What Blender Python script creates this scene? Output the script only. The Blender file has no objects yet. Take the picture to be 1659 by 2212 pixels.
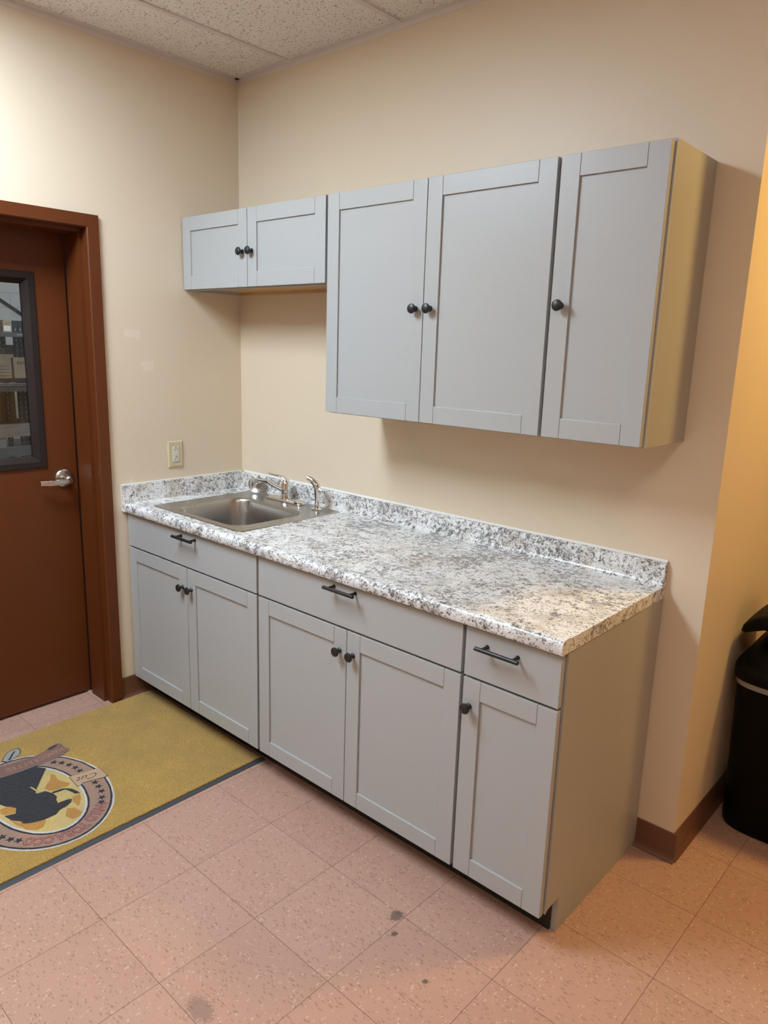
import bpy, bmesh, math, random
from mathutils import Vector, Matrix, noise
random.seed(7)
C = bpy.context.scene.collection
PI = math.pi
sc = bpy.context.scene

# ------------------------------------------------------------------ materials
def newmat(name):
    m = bpy.data.materials.new(name); m.use_nodes = True
    nt = m.node_tree; b = nt.nodes['Principled BSDF']
    return m, nt, b
def nd(nt, t, **kw):
    n = nt.nodes.new(t)
    for k, v in kw.items():
        if k in n.inputs: n.inputs[k].default_value = v
        else: setattr(n, k, v)
    return n
def lk(nt, a, b): nt.links.new(a, b)
def mth(nt, op, a, b=None, c=None):
    n = nt.nodes.new('ShaderNodeMath'); n.operation = op
    for i, v in enumerate((a, b, c)):
        if v is None: continue
        if isinstance(v, (int, float)): n.inputs[i].default_value = v
        else: nt.links.new(v, n.inputs[i])
    return n.outputs[0]
def mixc(nt, f, a, b, mode='MIX'):
    n = nt.nodes.new('ShaderNodeMix'); n.data_type = 'RGBA'; n.blend_type = mode
    for i, v in ((0, f), (6, a), (7, b)):
        if isinstance(v, (int, float)): n.inputs[i].default_value = v
        elif isinstance(v, tuple): n.inputs[i].default_value = (*v, 1)
        else: nt.links.new(v, n.inputs[i])
    return n.outputs[2]
def ramp(nt, fac, stops, interp='LINEAR'):
    n = nt.nodes.new('ShaderNodeValToRGB'); n.color_ramp.interpolation = interp
    e = n.color_ramp.elements
    while len(e) < len(stops): e.new(0.5)
    for q, (p, c) in zip(e, stops):
        q.position = p; q.color = (*c, 1) if isinstance(c, tuple) else (c, c, c, 1)
    nt.links.new(fac, n.inputs[0]); return n.outputs[0]
def coord(nt, scale=(1, 1, 1), rot=(0, 0, 0)):
    g = nt.nodes.new('ShaderNodeNewGeometry'); mp = nt.nodes.new('ShaderNodeMapping')
    mp.inputs['Scale'].default_value = scale; mp.inputs['Rotation'].default_value = rot
    nt.links.new(g.outputs['Position'], mp.inputs[0]); return mp.outputs[0]
def noi(nt, vec, scale, detail=2, rough=.5, dist=0):
    n = nt.nodes.new('ShaderNodeTexNoise'); n.inputs['Scale'].default_value = scale
    n.inputs['Detail'].default_value = detail; n.inputs['Roughness'].default_value = rough
    n.inputs['Distortion'].default_value = dist
    nt.links.new(vec, n.inputs['Vector']); return n.outputs[0]
def bump(nt, b, h, strength, dist=.001):
    n = nt.nodes.new('ShaderNodeBump'); n.inputs['Strength'].default_value = strength
    n.inputs['Distance'].default_value = dist
    nt.links.new(h, n.inputs['Height']); nt.links.new(n.outputs[0], b.inputs['Normal'])
def plain(name, col, rough=.5, metal=0, bumps=None, var=0, spec=.5, coat=0):
    m, nt, b = newmat(name)
    b.inputs['Base Color'].default_value = (*col, 1); b.inputs['Roughness'].default_value = rough
    b.inputs['Metallic'].default_value = metal; b.inputs['Specular IOR Level'].default_value = spec
    b.inputs['Coat Weight'].default_value = coat
    v = coord(nt)
    if var:
        n = noi(nt, v, 9, 3)
        c = mixc(nt, n, tuple(x * (1 - var) for x in col), tuple(min(1, x * (1 + var)) for x in col))
        lk(nt, c, b.inputs['Base Color'])
    if bumps: bump(nt, b, noi(nt, v, bumps[0], 3), bumps[1])
    return m
M = {}
M['cab'] = plain('cabinet_grey_paint', (.405, .407, .397), .38, var=.012, bumps=(260, .02))
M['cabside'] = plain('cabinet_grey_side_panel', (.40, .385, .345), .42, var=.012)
M['toe'] = plain('black_toe_kick', (.012, .011, .010), .6)
M['maple'] = None
M['black'] = plain('black_hardware', (.012, .012, .013), .38, bumps=(300, .03))
M['chrome'] = plain('polished_chrome', (.78, .78, .78), .07, 1)
M['satin'] = plain('satin_nickel', (.62, .60, .58), .25, 1)
M['brown'] = plain('brown_enamel_paint', (.112, .027, .005), .45, var=.08, bumps=(60, .05), spec=.35)
M['darkframe'] = plain('dark_bronze_paint', (.024, .016, .013), .5, bumps=(200, .05), spec=.2)
M['base'] = plain('brown_vinyl_baseboard', (.155, .066, .037), .4, var=.1)
M['ivory'] = plain('ivory_plastic', (.60, .52, .33), .35)
M['white_pl'] = plain('white_plastic', (.66, .63, .53), .3)
M['hole'] = plain('dark_hole', (.01, .01, .01), .8)
M['caulk'] = plain('white_caulk', (.78, .77, .74), .4)
M['grid'] = plain('ceiling_grid_metal', (.72, .66, .62), .5)
M['canblack'] = plain('black_can_plastic', (.0016, .0015, .0014), .5, bumps=(500, .1), spec=.12)
M['bag'] = plain('translucent_bin_liner', (.25, .24, .23), .25, bumps=(60, .4))
M['rubber'] = plain('grey_rubber_edge', (.045, .05, .057), .6, bumps=(300, .1))
M['rack'] = plain('dark_rack_steel', (.03, .033, .038), .45)
M['rackgrey'] = plain('grey_rack_beam', (.09, .095, .10), .4)
M['steel'] = plain('beam_highlight_steel', (.7, .72, .75), .25, 1)
M['dullsteel'] = plain('dull_steel', (.34, .31, .27), .3, 1)
M['slot'] = plain('light_showing_in_slots', (.38, .39, .40), .6)
M['label'] = plain('white_paper_label', (.8, .8, .8), .6)
M['ink'] = plain('dark_print', (.07, .045, .03), .7)
M['red'] = plain('maroon_carton', (.18, .01, .03), .5)

# painted wall: faint orange peel and slow tonal drift
def wallmat(name, col, spots=()):
    m, nt, b = newmat(name)
    v = coord(nt)
    n = noi(nt, v, 2.2, 4)
    c = mixc(nt, n, tuple(x * .96 for x in col), tuple(x * 1.04 for x in col))
    for (p, r, cc) in spots:     # dried filler patches
        g = nt.nodes.new('ShaderNodeNewGeometry')
        sub = nt.nodes.new('ShaderNodeVectorMath'); sub.operation = 'SUBTRACT'
        lk(nt, g.outputs['Position'], sub.inputs[0]); sub.inputs[1].default_value = p
        ml = nt.nodes.new('ShaderNodeVectorMath'); ml.operation = 'DIVIDE'
        lk(nt, sub.outputs[0], ml.inputs[0]); ml.inputs[1].default_value = r
        ln = nt.nodes.new('ShaderNodeVectorMath'); ln.operation = 'LENGTH'
        lk(nt, ml.outputs[0], ln.inputs[0])
        d = mth(nt, 'ADD', ln.outputs['Value'], mth(nt, 'MULTIPLY', mth(nt, 'SUBTRACT', noi(nt, v, 30, 3), .5), 2.2))
        f = ramp(nt, d, [(.75, .55), (1.0, 0.0)])
        c = mixc(nt, f, c, cc)
    lk(nt, c, b.inputs['Base Color'])
    b.inputs['Roughness'].default_value = .42; b.inputs['Specular IOR Level'].default_value = .4
    bump(nt, b, noi(nt, v, 140, 4), .12)
    return m
WC = (.72, .597, .442)
pale = (.79, .69, .56)
M['wall_l'] = wallmat('cream_wall_paint_left', WC, [((0, -.56, 1.63), (1, .05, .02), pale), ((0, -.49, 1.50), (1, .03, .03), pale), ((0, -.6, 1.0), (1, .01, .03), pale)])
M['wall'] = wallmat('cream_wall_paint', WC)
M['wall_r'] = wallmat('cream_wall_paint_passage', WC, [((2.257, .03, 1.40), (1, .012, .08), pale)])

# floor: 12 inch composition tiles with chips
def floormat():
    m, nt, b = newmat('terracotta_vinyl_tile')
    g = nt.nodes.new('ShaderNodeNewGeometry')
    mp = nt.nodes.new('ShaderNodeMapping'); mp.vector_type = 'TEXTURE'
    mp.inputs['Location'].default_value = (.8703, -1.3946, 0); mp.inputs['Rotation'].default_value = (0, 0, -.0079)
    mp.inputs['Scale'].default_value = (.3048, .3048, .3048)
    lk(nt, g.outputs['Position'], mp.inputs[0])
    sp = nt.nodes.new('ShaderNodeSeparateXYZ'); lk(nt, mp.outputs[0], sp.inputs[0])
    lines = None
    for ax in (0, 1):
        f = mth(nt, 'FRACT', sp.outputs[ax]); d = mth(nt, 'ABSOLUTE', mth(nt, 'SUBTRACT', f, .5))
        l = mth(nt, 'GREATER_THAN', d, .5 - .0024)
        lines = l if lines is None else mth(nt, 'MAXIMUM', lines, l)
    fl = nt.nodes.new('ShaderNodeVectorMath'); fl.operation = 'FLOOR'; lk(nt, mp.outputs[0], fl.inputs[0])
    wn = nt.nodes.new('ShaderNodeTexWhiteNoise'); lk(nt, fl.outputs[0], wn.inputs['Vector'])
    # each tile gets its own chip pattern
    off = nt.nodes.new('ShaderNodeVectorMath'); off.operation = 'MULTIPLY_ADD'
    lk(nt, wn.outputs['Color'], off.inputs[0]); off.inputs[1].default_value = (3, 3, 3); lk(nt, g.outputs['Position'], off.inputs[2])
    pos = off.outputs[0]
    base = mixc(nt, wn.outputs['Value'], (.465, .272, .202), (.505, .300, .224))
    n1 = noi(nt, pos, 7, 4, .6)
    base = mixc(nt, n1, mixc(nt, 1.0, base, (.90, .89, .88), 'MULTIPLY'), base)
    def chips(scale, stretch, thr, rz):
        mp2 = nt.nodes.new('ShaderNodeMapping'); mp2.inputs['Scale'].default_value = stretch; mp2.inputs['Rotation'].default_value = (0, 0, rz)
        lk(nt, pos, mp2.inputs[0])
        wob = nt.nodes.new('ShaderNodeTexNoise'); wob.inputs['Scale'].default_value = 40; lk(nt, pos, wob.inputs['Vector'])
        add = nt.nodes.new('ShaderNodeVectorMath'); add.operation = 'MULTIPLY_ADD'
        lk(nt, wob.outputs['Color'], add.inputs[0]); add.inputs[1].default_value = (.02, .02, .02); lk(nt, mp2.outputs[0], add.inputs[2])
        vo = nt.nodes.new('ShaderNodeTexVoronoi'); vo.voronoi_dimensions = '2D'; vo.inputs['Scale'].default_value = scale
        lk(nt, add.outputs[0], vo.inputs['Vector'])
        sc_ = nt.nodes.new('ShaderNodeSeparateColor'); lk(nt, vo.outputs['Color'], sc_.inputs[0])
        rad = mth(nt, 'MULTIPLY', mth(nt, 'MAXIMUM', mth(nt, 'SUBTRACT', sc_.outputs[0], thr), 0), .40 / (1 - thr))
        return ramp(nt, mth(nt, 'SUBTRACT', rad, vo.outputs['Distance']), [(.0, 0.0), (.06, 1.0)])
    base = mixc(nt, mth(nt, 'MULTIPLY', chips(46, (1, 3.0, 1), .64, .5), .48), base, (.25, .125, .085))
    base = mixc(nt, mth(nt, 'MULTIPLY', chips(66, (1, 2.4, 1), .72, -.5), .52), base, (.22, .12, .085))
    base = mixc(nt, mth(nt, 'MULTIPLY', chips(78, (2.6, 1, 1), .84, .2), .6), base, (.68, .50, .41))
    # scuffs
    for (p, r, k) in (((1.768, -.803, 0), (.02, .026, 1), .7), ((1.808, -.857, 0), (.010, .010, 1), .8), ((1.971, -.921, 0), (.008, .008, 1), .8), ((1.62, -1.37, 0), (.05, .03, 1), .35)):
        sub = nt.nodes.new('ShaderNodeVectorMath'); sub.operation = 'SUBTRACT'; lk(nt, g.outputs['Position'], sub.inputs[0]); sub.inputs[1].default_value = p
        ml = nt.nodes.new('ShaderNodeVectorMath'); ml.operation = 'DIVIDE'; lk(nt, sub.outputs[0], ml.inputs[0]); ml.inputs[1].default_value = r
        ln = nt.nodes.new('ShaderNodeVectorMath'); ln.operation = 'LENGTH'; lk(nt, ml.outputs[0], ln.inputs[0])
        d = mth(nt, 'ADD', ln.outputs['Value'], mth(nt, 'MULTIPLY', mth(nt, 'SUBTRACT', noi(nt, g.outputs['Position'], 160, 3), .5), 1.6))
        base = mixc(nt, mth(nt, 'MULTIPLY', ramp(nt, d, [(.7, 1.0), (1.0, 0.0)]), k), base, (.05, .045, .045))
    base = mixc(nt, mth(nt, 'MULTIPLY', lines, .88), base, (.075, .040, .028))
    lk(nt, base, b.inputs['Base Color'])
    r = noi(nt, g.outputs['Position'], 5, 4); lk(nt, ramp(nt, r, [(.3, .36), (.8, .52)]), b.inputs['Roughness'])
    b.inputs['Specular IOR Level'].default_value = .45
    bump(nt, b, noi(nt, g.outputs['Position'], 30, 3), .04)
    return m
M['floor'] = floormat()

# acoustic ceiling panels with pin holes
def ceilmat():
    m, nt, b = newmat('acoustic_ceiling_tile')
    v = coord(nt)
    wob = nt.nodes.new('ShaderNodeTexNoise'); wob.inputs['Scale'].default_value = 70; lk(nt, v, wob.inputs['Vector'])
    add = nt.nodes.new('ShaderNodeVectorMath'); add.operation = 'MULTIPLY_ADD'
    lk(nt, wob.outputs['Color'], add.inputs[0]); add.inputs[1].default_value = (.012, .012, .012); lk(nt, v, add.inputs[2])
    tot = None
    for s, t in ((85, .5), (130, .62)):
        vo = nt.nodes.new('ShaderNodeTexVoronoi'); vo.voronoi_dimensions = '2D'; vo.inputs['Scale'].default_value = s
        lk(nt, add.outputs[0], vo.inputs['Vector'])
        s_ = nt.nodes.new('ShaderNodeSeparateColor'); lk(nt, vo.outputs['Color'], s_.inputs[0])
        rad = mth(nt, 'MULTIPLY', mth(nt, 'MAXIMUM', mth(nt, 'SUBTRACT', s_.outputs[0], t), 0), .30 / (1 - t))
        h = ramp(nt, mth(nt, 'SUBTRACT', rad, vo.outputs['Distance']), [(0, 0.0), (.05, 1.0)])
        tot = h if tot is None else mth(nt, 'MAXIMUM', tot, h)
    c = mixc(nt, noi(nt, v, 4, 3), (.82, .77, .71), (.87, .81, .75))
    c = mixc(nt, mth(nt, 'MULTIPLY', tot, .85), c, (.16, .10, .06))
    lk(nt, c, b.inputs['Base Color']); b.inputs['Roughness'].default_value = .9
    bump(nt, b, mth(nt, 'SUBTRACT', noi(nt, v, 200, 3), tot), .3)
    return m
M['ceil'] = ceilmat()

# speckled laminate counter
def granite():
    m, nt, b = newmat('speckled_granite_laminate')
    v = coord(nt)
    big = noi(nt, v, 5.5, 5, .62, .6)
    mid = noi(nt, v, 50, 6, .68, .5)
    fine = noi(nt, v, 160, 5, .7, .3)
    c = ramp(nt, noi(nt, v, 16, 5, .6), [(.28, (.55, .53, .50)), (.48, (.80, .79, .77)), (.72, (.86, .85, .83))])
    c = mixc(nt, ramp(nt, noi(nt, v, 9, 4, .6, .4), [(.52, 0.0), (.66, .55)]), c, (.58, .50, .40))
    grey = mth(nt, 'ADD', mth(nt, 'MULTIPLY', mid, .75), mth(nt, 'MULTIPLY', big, .35))
    c = mixc(nt, ramp(nt, grey, [(.555, 0.0), (.61, .75)]), c, (.34, .33, .32))
    dk = mth(nt, 'ADD', mth(nt, 'MULTIPLY', fine, .7), mth(nt, 'ADD', mth(nt, 'MULTIPLY', mid, .32), mth(nt, 'MULTIPLY', big, .12)))
    c = mixc(nt, ramp(nt, dk, [(.600, 0.0), (.632, .92)]), c, (.085, .078, .075))
    c = mixc(nt, ramp(nt, noi(nt, v, 170, 3, .6), [(.61, 0.0), (.66, .85)]), c, (.13, .12, .115))
    lk(nt, c, b.inputs['Base Color']); b.inputs['Roughness'].default_value = .27
    b.inputs['Specular IOR Level'].default_value = .5
    bump(nt, b, noi(nt, v, 260, 3), .05)
    return m
M['granite'] = granite()

def steel():
    m, nt, b = newmat('brushed_stainless_steel')
    v = coord(nt)
    n = noi(nt, v, 3, 2)
    lk(nt, ramp(nt, n, [(.3, (.43, .42, .40)), (.7, (.50, .485, .465))]), b.inputs['Base Color'])
    b.inputs['Metallic'].default_value = 1; lk(nt, ramp(nt, n, [(.2, .24), (.8, .30)]), b.inputs['Roughness'])
    return m
M['sink'] = steel()

def maple():
    m, nt, b = newmat('raw_maple_panel')
    v = coord(nt, (1.2, 14, 14))
    lk(nt, ramp(nt, noi(nt, v, 4, 5, .6, .6), [(.3, (.50, .30, .12)), (.7, (.62, .41, .19))]), b.inputs['Base Color'])
    b.inputs['Roughness'].default_value = .5
    return m
M['maple'] = maple()

def pile(name, col, var=.45):
    m, nt, b = newmat(name)
    v = coord(nt)
    f = noi(nt, v, 300, 3, .75); g = noi(nt, v, 7, 5, .65); h = noi(nt, v, 120, 2, .6)
    dark = tuple(x * (1 - var) for x in col); lite = tuple(min(1, x * (1 + var)) for x in col)
    c = mixc(nt, ramp(nt, f, [(.35, 0.0), (.65, 1.0)]), dark, lite)
    c = mixc(nt, mth(nt, 'MULTIPLY', ramp(nt, g, [(.35, 0.0), (.7, 1.0)]), .6), c, tuple(x * y for x, y in zip(col, (.66, .70, .95))))
    lk(nt, c, b.inputs['Base Color']); b.inputs['Roughness'].default_value = 1; b.inputs['Specular IOR Level'].default_value = .1
    b.inputs['Sheen Weight'].default_value = .25
    bump(nt, b, mth(nt, 'ADD', f, h), .9, .004)
    return m
M['gold'] = pile('mustard_carpet_pile', (.47, .275, .052), .5)
M['p_ring'] = pile('mauve_brown_pile', (.38, .225, .145), .2)
M['p_black'] = pile('black_pile', (.012, .014, .020), .3)
M['p_white'] = pile('white_pile', (.62, .58, .52), .15)
M['p_pale'] = pile('pale_yellow_pile', (.62, .45, .15), .2)
M['p_orange'] = pile('orange_gold_pile', (.50, .235, .04), .2)
M['p_tag'] = pile('tan_pile', (.52, .36, .20), .15)
M['p_red'] = pile('dark_red_pile', (.20, .035, .035), .15)
M['p_pink'] = pile('dusty_pink_pile', (.46, .20, .15), .15)
M['p_banner'] = pile('rust_brown_pile', (.24, .115, .075), .15)
M['p_bannertext'] = pile('salmon_brown_pile', (.42, .225, .15), .15)
M['p_grey'] = pile('grey_pile', (.36, .34, .30), .15)

def cardboard():
    m, nt, b = newmat('brown_cardboard')
    v = coord(nt); n = noi(nt, v, 12, 4)
    lk(nt, ramp(nt, n, [(.3, (.33, .24, .16)), (.7, (.42, .31, .21))]), b.inputs['Base Color']); b.inputs['Roughness'].default_value = .8
    return m
M['card'] = cardboard()
def wood():
    m, nt, b = newmat('weathered_pallet_wood')
    v = coord(nt, (20, 1, 20)); n = noi(nt, v, 3, 6, .6, .8)
    lk(nt, ramp(nt, n, [(.3, (.22, .19, .165)), (.7, (.42, .38, .34))]), b.inputs['Base Color']); b.inputs['Roughness'].default_value = .8
    return m
M['wood'] = wood()
M['shaving'] = plain('pale_wood_shaving', (.75, .62, .50), .7)
def blockwall():
    m, nt, b = newmat('painted_concrete_block')
    g = nt.nodes.new('ShaderNodeNewGeometry'); mp = nt.nodes.new('ShaderNodeMapping')
    mp.inputs['Rotation'].default_value = (0, -PI / 2, -PI / 2)
    lk(nt, g.outputs['Position'], mp.inputs[0])
    sp = nt.nodes.new('ShaderNodeSeparateXYZ'); lk(nt, g.outputs['Position'], sp.inputs[0])
    cb = nt.nodes.new('ShaderNodeCombineXYZ'); lk(nt, sp.outputs[1], cb.inputs[0]); lk(nt, sp.outputs[2], cb.inputs[1])
    br = nt.nodes.new('ShaderNodeTexBrick'); br.inputs['Scale'].default_value = 1
    br.inputs['Brick Width'].default_value = .40; br.inputs['Row Height'].default_value = .20; br.inputs['Mortar Size'].default_value = .005
    br.inputs['Color1'].default_value = (.50, .50, .49, 1); br.inputs['Color2'].default_value = (.53, .53, .52, 1); br.inputs['Mortar'].default_value = (.33, .33, .33, 1)
    lk(nt, cb.outputs[0], br.inputs['Vector']); lk(nt, br.outputs['Color'], b.inputs['Base Color']); b.inputs['Roughness'].default_value = .6
    return m
M['block'] = blockwall()
M['concrete'] = plain('grey_concrete_floor', (.22, .21, .20), .5, var=.15)
M['store_white'] = plain('white_storage_paint', (.6, .6, .59), .7)

def emis(name, col, s):
    m = bpy.data.materials.new(name); m.use_nodes = True; nt = m.node_tree; nt.nodes.clear()
    e = nt.nodes.new('ShaderNodeEmission'); e.inputs[0].default_value = (*col, 1); e.inputs[1].default_value = s
    o = nt.nodes.new('ShaderNodeOutputMaterial'); lk(nt, e.outputs[0], o.inputs[0]); return m
def glassmat():
    m = bpy.data.materials.new('clear_window_glass'); m.use_nodes = True; nt = m.node_tree; nt.nodes.clear()
    t = nt.nodes.new('ShaderNodeBsdfTransparent'); t.inputs[0].default_value = (.93, .95, .94, 1)
    g = nt.nodes.new('ShaderNodeBsdfGlossy'); g.inputs['Roughness'].default_value = .02
    fr = nt.nodes.new('ShaderNodeFresnel'); fr.inputs[0].default_value = 1.5
    mx = nt.nodes.new('ShaderNodeMixShader'); lk(nt, fr.outputs[0], mx.inputs[0]); lk(nt, t.outputs[0], mx.inputs[1]); lk(nt, g.outputs[0], mx.inputs[2])
    o = nt.nodes.new('ShaderNodeOutputMaterial'); lk(nt, mx.outputs[0], o.inputs[0]); return m
M['glass'] = glassmat()

# ------------------------------------------------------------------ mesh helpers
def tag(o, label=None, cat=None, group=None, kind=None):
    if label: o['label'] = label
    if cat: o['category'] = cat
    if group: o['group'] = group
    if kind: o['kind'] = kind
    return o
def thing(name, label, cat, loc=(0, 0, 0), group=None):
    o = bpy.data.objects.new(name, None); C.objects.link(o); o.location = loc; o.empty_display_size = .05
    return tag(o, label, cat, group)
class MB:
    def __init__(s): s.bm = bmesh.new(); s.mats = []
    def mi(s, m):
        if m not in s.mats: s.mats.append(m)
        return s.mats.index(m)
    def _fin(s, f0, m, smooth=False):
        i = s.mi(m)
        for f in s.bm.faces:
            if f.index == -1 or f not in f0:
                f.material_index = i; f.smooth = smooth
    def faces(s): return set(s.bm.faces)
    def box(s, a, b, m, bev=0, seg=2, mat=None):
        f0 = s.faces()
        a = Vector(a); b = Vector(b)
        r = bmesh.ops.create_cube(s.bm, size=1)
        vs = r['verts']
        for v in vs: v.co = Vector(((a.x + b.x) / 2 + v.co.x * abs(b.x - a.x), (a.y + b.y) / 2 + v.co.y * abs(b.y - a.y), (a.z + b.z) / 2 + v.co.z * abs(b.z - a.z)))
        if bev:
            es = {e for v in vs for e in v.link_edges}
            rr = bmesh.ops.bevel(s.bm, geom=list(es), offset=bev, segments=seg, affect='EDGES', profile=.5)
        new = [f for f in s.bm.faces if f not in f0]
        if mat is not None:
            for v in {v for f in new for v in f.verts}: v.co = mat @ v.co
        for f in new: f.material_index = s.mi(m)
        return s
    def prism(s, pts, axis, a, b, m, bev=0, smooth=False):
        """polygon in the plane normal to axis, extruded from a to b"""
        f0 = s.faces(); V = []
        for t in (a, b):
            row = []
            for (u, w) in pts:
                co = {'x': (t, u, w), 'y': (u, t, w), 'z': (u, w, t)}[axis]
                row.append(s.bm.verts.new(co))
            V.append(row)
        n = len(pts)
        s.bm.faces.new(V[0]); s.bm.faces.new(V[1][::-1])
        for i in range(n): s.bm.faces.new((V[0][i], V[1][i], V[1][(i + 1) % n], V[0][(i + 1) % n]))
        new = [f for f in s.bm.faces if f not in f0]
        bmesh.ops.recalc_face_normals(s.bm, faces=new)
        if bev:
            bmesh.ops.bevel(s.bm, geom=list({e for f in new for e in f.edges}), offset=bev, segments=2, affect='EDGES')
        for f in s.bm.faces:
            if f not in f0: f.material_index = s.mi(m); f.smooth = smooth
        return s
    def flat(s, pts, z, m):
        f = s.bm.faces.new([s.bm.verts.new((x, y, z)) for x, y in pts])
        f.material_index = s.mi(m); f.normal_update()
        if f.normal.z < 0: f.normal_flip()
        return s
    def loops(s, L, m, cap0=False, cap1=False, smooth=True, closed=True):
        f0 = s.faces(); V = [[s.bm.verts.new(p) for p in l] for l in L]
        n = len(L[0])
        for j in range(len(L) - 1):
            for i in range(n if closed else n - 1):
                s.bm.faces.new((V[j][i], V[j][(i + 1) % n], V[j + 1][(i + 1) % n], V[j + 1][i]))
        if cap0: s.bm.faces.new(V[0][::-1])
        if cap1: s.bm.faces.new(V[-1])
        new = [f for f in s.bm.faces if f not in f0]
        for f in new: f.material_index = s.mi(m); f.smooth = smooth
        if cap0 or cap1: bmesh.ops.recalc_face_normals(s.bm, faces=new)
        return s
    def lathe(s, prof, m, mat=Matrix.Identity(4), n=28, smooth=True):
        """prof = [(r, z)...] around local z"""
        L = [[mat @ Vector((r * math.cos(2 * PI * i / n), r * math.sin(2 * PI * i / n), z)) for i in range(n)] for r, z in prof]
        return s.loops(L, m, prof[0][0] > 1e-6, prof[-1][0] > 1e-6, smooth)
    def tube(s, path, rads, m, n=16, flat=1.0, up=(0, 0, 1)):
        P = [Vector(p) for p in path]; L = []
        if isinstance(rads, (int, float)): rads = [rads] * len(P)
        U = Vector(up)
        for i, p in enumerate(P):
            d = (P[min(i + 1, len(P) - 1)] - P[max(i - 1, 0)]).normalized()
            x = d.cross(U)
            if x.length < 1e-3: x = d.cross(Vector((0, 1, 0)))
            x.normalize(); y = x.cross(d).normalized()
            L.append([p + x * rads[i] * math.cos(2 * PI * k / n) + y * rads[i] * flat * math.sin(2 * PI * k / n) for k in range(n)])
        return s.loops(L, m, True, True)
    def build(s, name, parent=None, sharp=35):
        me = bpy.data.meshes.new(name)
        s.bm.normal_update()
        for e in s.bm.edges:
            e.smooth = len(e.link_faces) == 2 and e.calc_face_angle(3.0) < math.radians(sharp)
        s.bm.to_mesh(me); s.bm.free()
        for m in s.mats: me.materials.append(m)
        o = bpy.data.objects.new(name, me); C.objects.link(o)
        if parent:
            o.parent = parent
            q = parent; off = Vector((0, 0, 0))
            while q: off += q.location; q = q.parent
            me.transform(Matrix.Translation(-off))     # meshes are given in world coordinates
        return o
def struct(o, kind='structure'):
    o['kind'] = kind; return o
def textmesh(txt, size, shear=0, offset=0, bold=0):
    cu = bpy.data.curves.new('t', 'FONT'); cu.body = txt; cu.size = size; cu.align_x = 'CENTER'; cu.align_y = 'CENTER'; cu.shear = shear; cu.offset = offset
    cu.resolution_u = 3
    ob = bpy.data.objects.new('t', cu); C.objects.link(ob)
    dg = bpy.context.evaluated_depsgraph_get(); dg.update()
    me = bpy.data.meshes.new_from_object(ob.evaluated_get(dg)); bpy.data.objects.remove(ob); bpy.data.curves.remove(cu)
    vs = [v.co.copy() for v in me.vertices]; fs = [tuple(p.vertices) for p in me.polygons]; bpy.data.meshes.remove(me)
    return vs, fs
def addtext(mb, txt, size, mtx, m, **kw):
    vs, fs = textmesh(txt, size, **kw)
    V = [mb.bm.verts.new(mtx @ v) for v in vs]
    for f in fs:
        try: q = mb.bm.faces.new([V[i] for i in f]); q.material_index = mb.mi(m)
        except ValueError: pass

# ------------------------------------------------------------------ room shell
H = 2.754; L = 2.1336; WX = 2.257; WT = .15
XR = 5.2; YF = -5.0; YB = 2.6
# door opening in the left wall
DY0, DY1 = -.757, -1.671          # leaf edges (hinge side farther)
FO0, FO1 = -.695, -1.733; FTOP = 2.083
struct(MB().box((-.19, YF, -.1), (XR, YB, 0), M['floor']).build('floor'))
struct(MB().box((-.18, YF - .1, H), (XR + .1, YB + .1, H + .05), M['ceil']).build('ceiling'))
w = MB()
w.box((-WT, FO0 - .03, 0), (0, .15, H), M['wall_l'])
w.box((-WT, YF, 0), (0, FO1 + .03, H), M['wall_l'])
w.box((-WT, FO1 + .03, FTOP - .03), (0, FO0 - .03, H), M['wall_l'])
struct(w.build('wall_left'))
struct(MB().box((0, 0, 0), (WX, .15, H), M['wall']).build('wall_back'))
struct(MB().box((WX - .15, .15, 0), (WX, YB, H), M['wall_r']).build('wall_passage'))
struct(MB().box((WX, YB, 0), (XR, YB + .15, H), M['wall']).build('wall_far'))
struct(MB().box((XR, YF, 0), (XR + .1, YB, H), M['wall']).build('wall_right'))
struct(MB().box((0, YF - .1, 0), (XR, YF, H), M['wall']).build('wall_front'))
# ceiling grid (flush T bars plus wall angle)
g = MB()
GX = .352
xs = [GX + .6096 * i for i in range(0, 8)]
for x in xs:
    if x < XR - .05: g.box((x - .012, YF, H - .006), (x + .012, (0 if x < WX else YB), H + .002), M['grid'], .001)
ys = [-1.2192 * k - .04 for k in range(1, 4)]
for y in ys: g.box((0, y - .012, H - .0055), (XR, y + .012, H + .002), M['grid'], .001)
struct(g.build('trim_1'))
g = MB()
g.box((0, YF, H - .004), (.022, 0, H + .001), M['grid']).box((0, YF, H - .024), (.0015, 0, H - .004), M['grid'])
g.box((0, -.022, H - .004), (WX, 0, H + .001), M['grid']).box((0, -.0015, H - .024), (WX, 0, H - .004), M['grid'])
g.box((WX, -.022, H - .004), (WX + .022, YB, H + .001), M['grid'])
struct(g.build('trim_2'))

# baseboards: cove base with a small toe
def cove(name, p0, p1, nrm, h=.102):
    p0 = Vector((*p0, 0)); p1 = Vector((*p1, 0)); n = Vector((*nrm, 0))
    prof = [(0, 0), (.016, 0), (.015, .003), (.008, .010), (.0045, .018), (.0035, .03), (.0035, h - .003), (.002, h), (0, h)]
    mb = MB(); Ls = []
    for p in (p0, p1): Ls.append([p + n * a + Vector((0, 0, z)) for a, z in prof])
    mb.loops(Ls, M['base'], True, True, False)
    return struct(mb.build(name))
cove('baseboard_left', (0, -.001), (0, FO0), (1, 0))
cove('baseboard_left_front', (0, FO1), (0, YF), (1, 0))
cove('baseboard_passage', (WX, 0), (WX, YB), (1, 0))
cove('baseboard_back', (L + .002, 0), (WX + .012, 0), (0, -1))
cove('baseboard_far', (WX, YB), (XR, YB), (0, -1))

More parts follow.
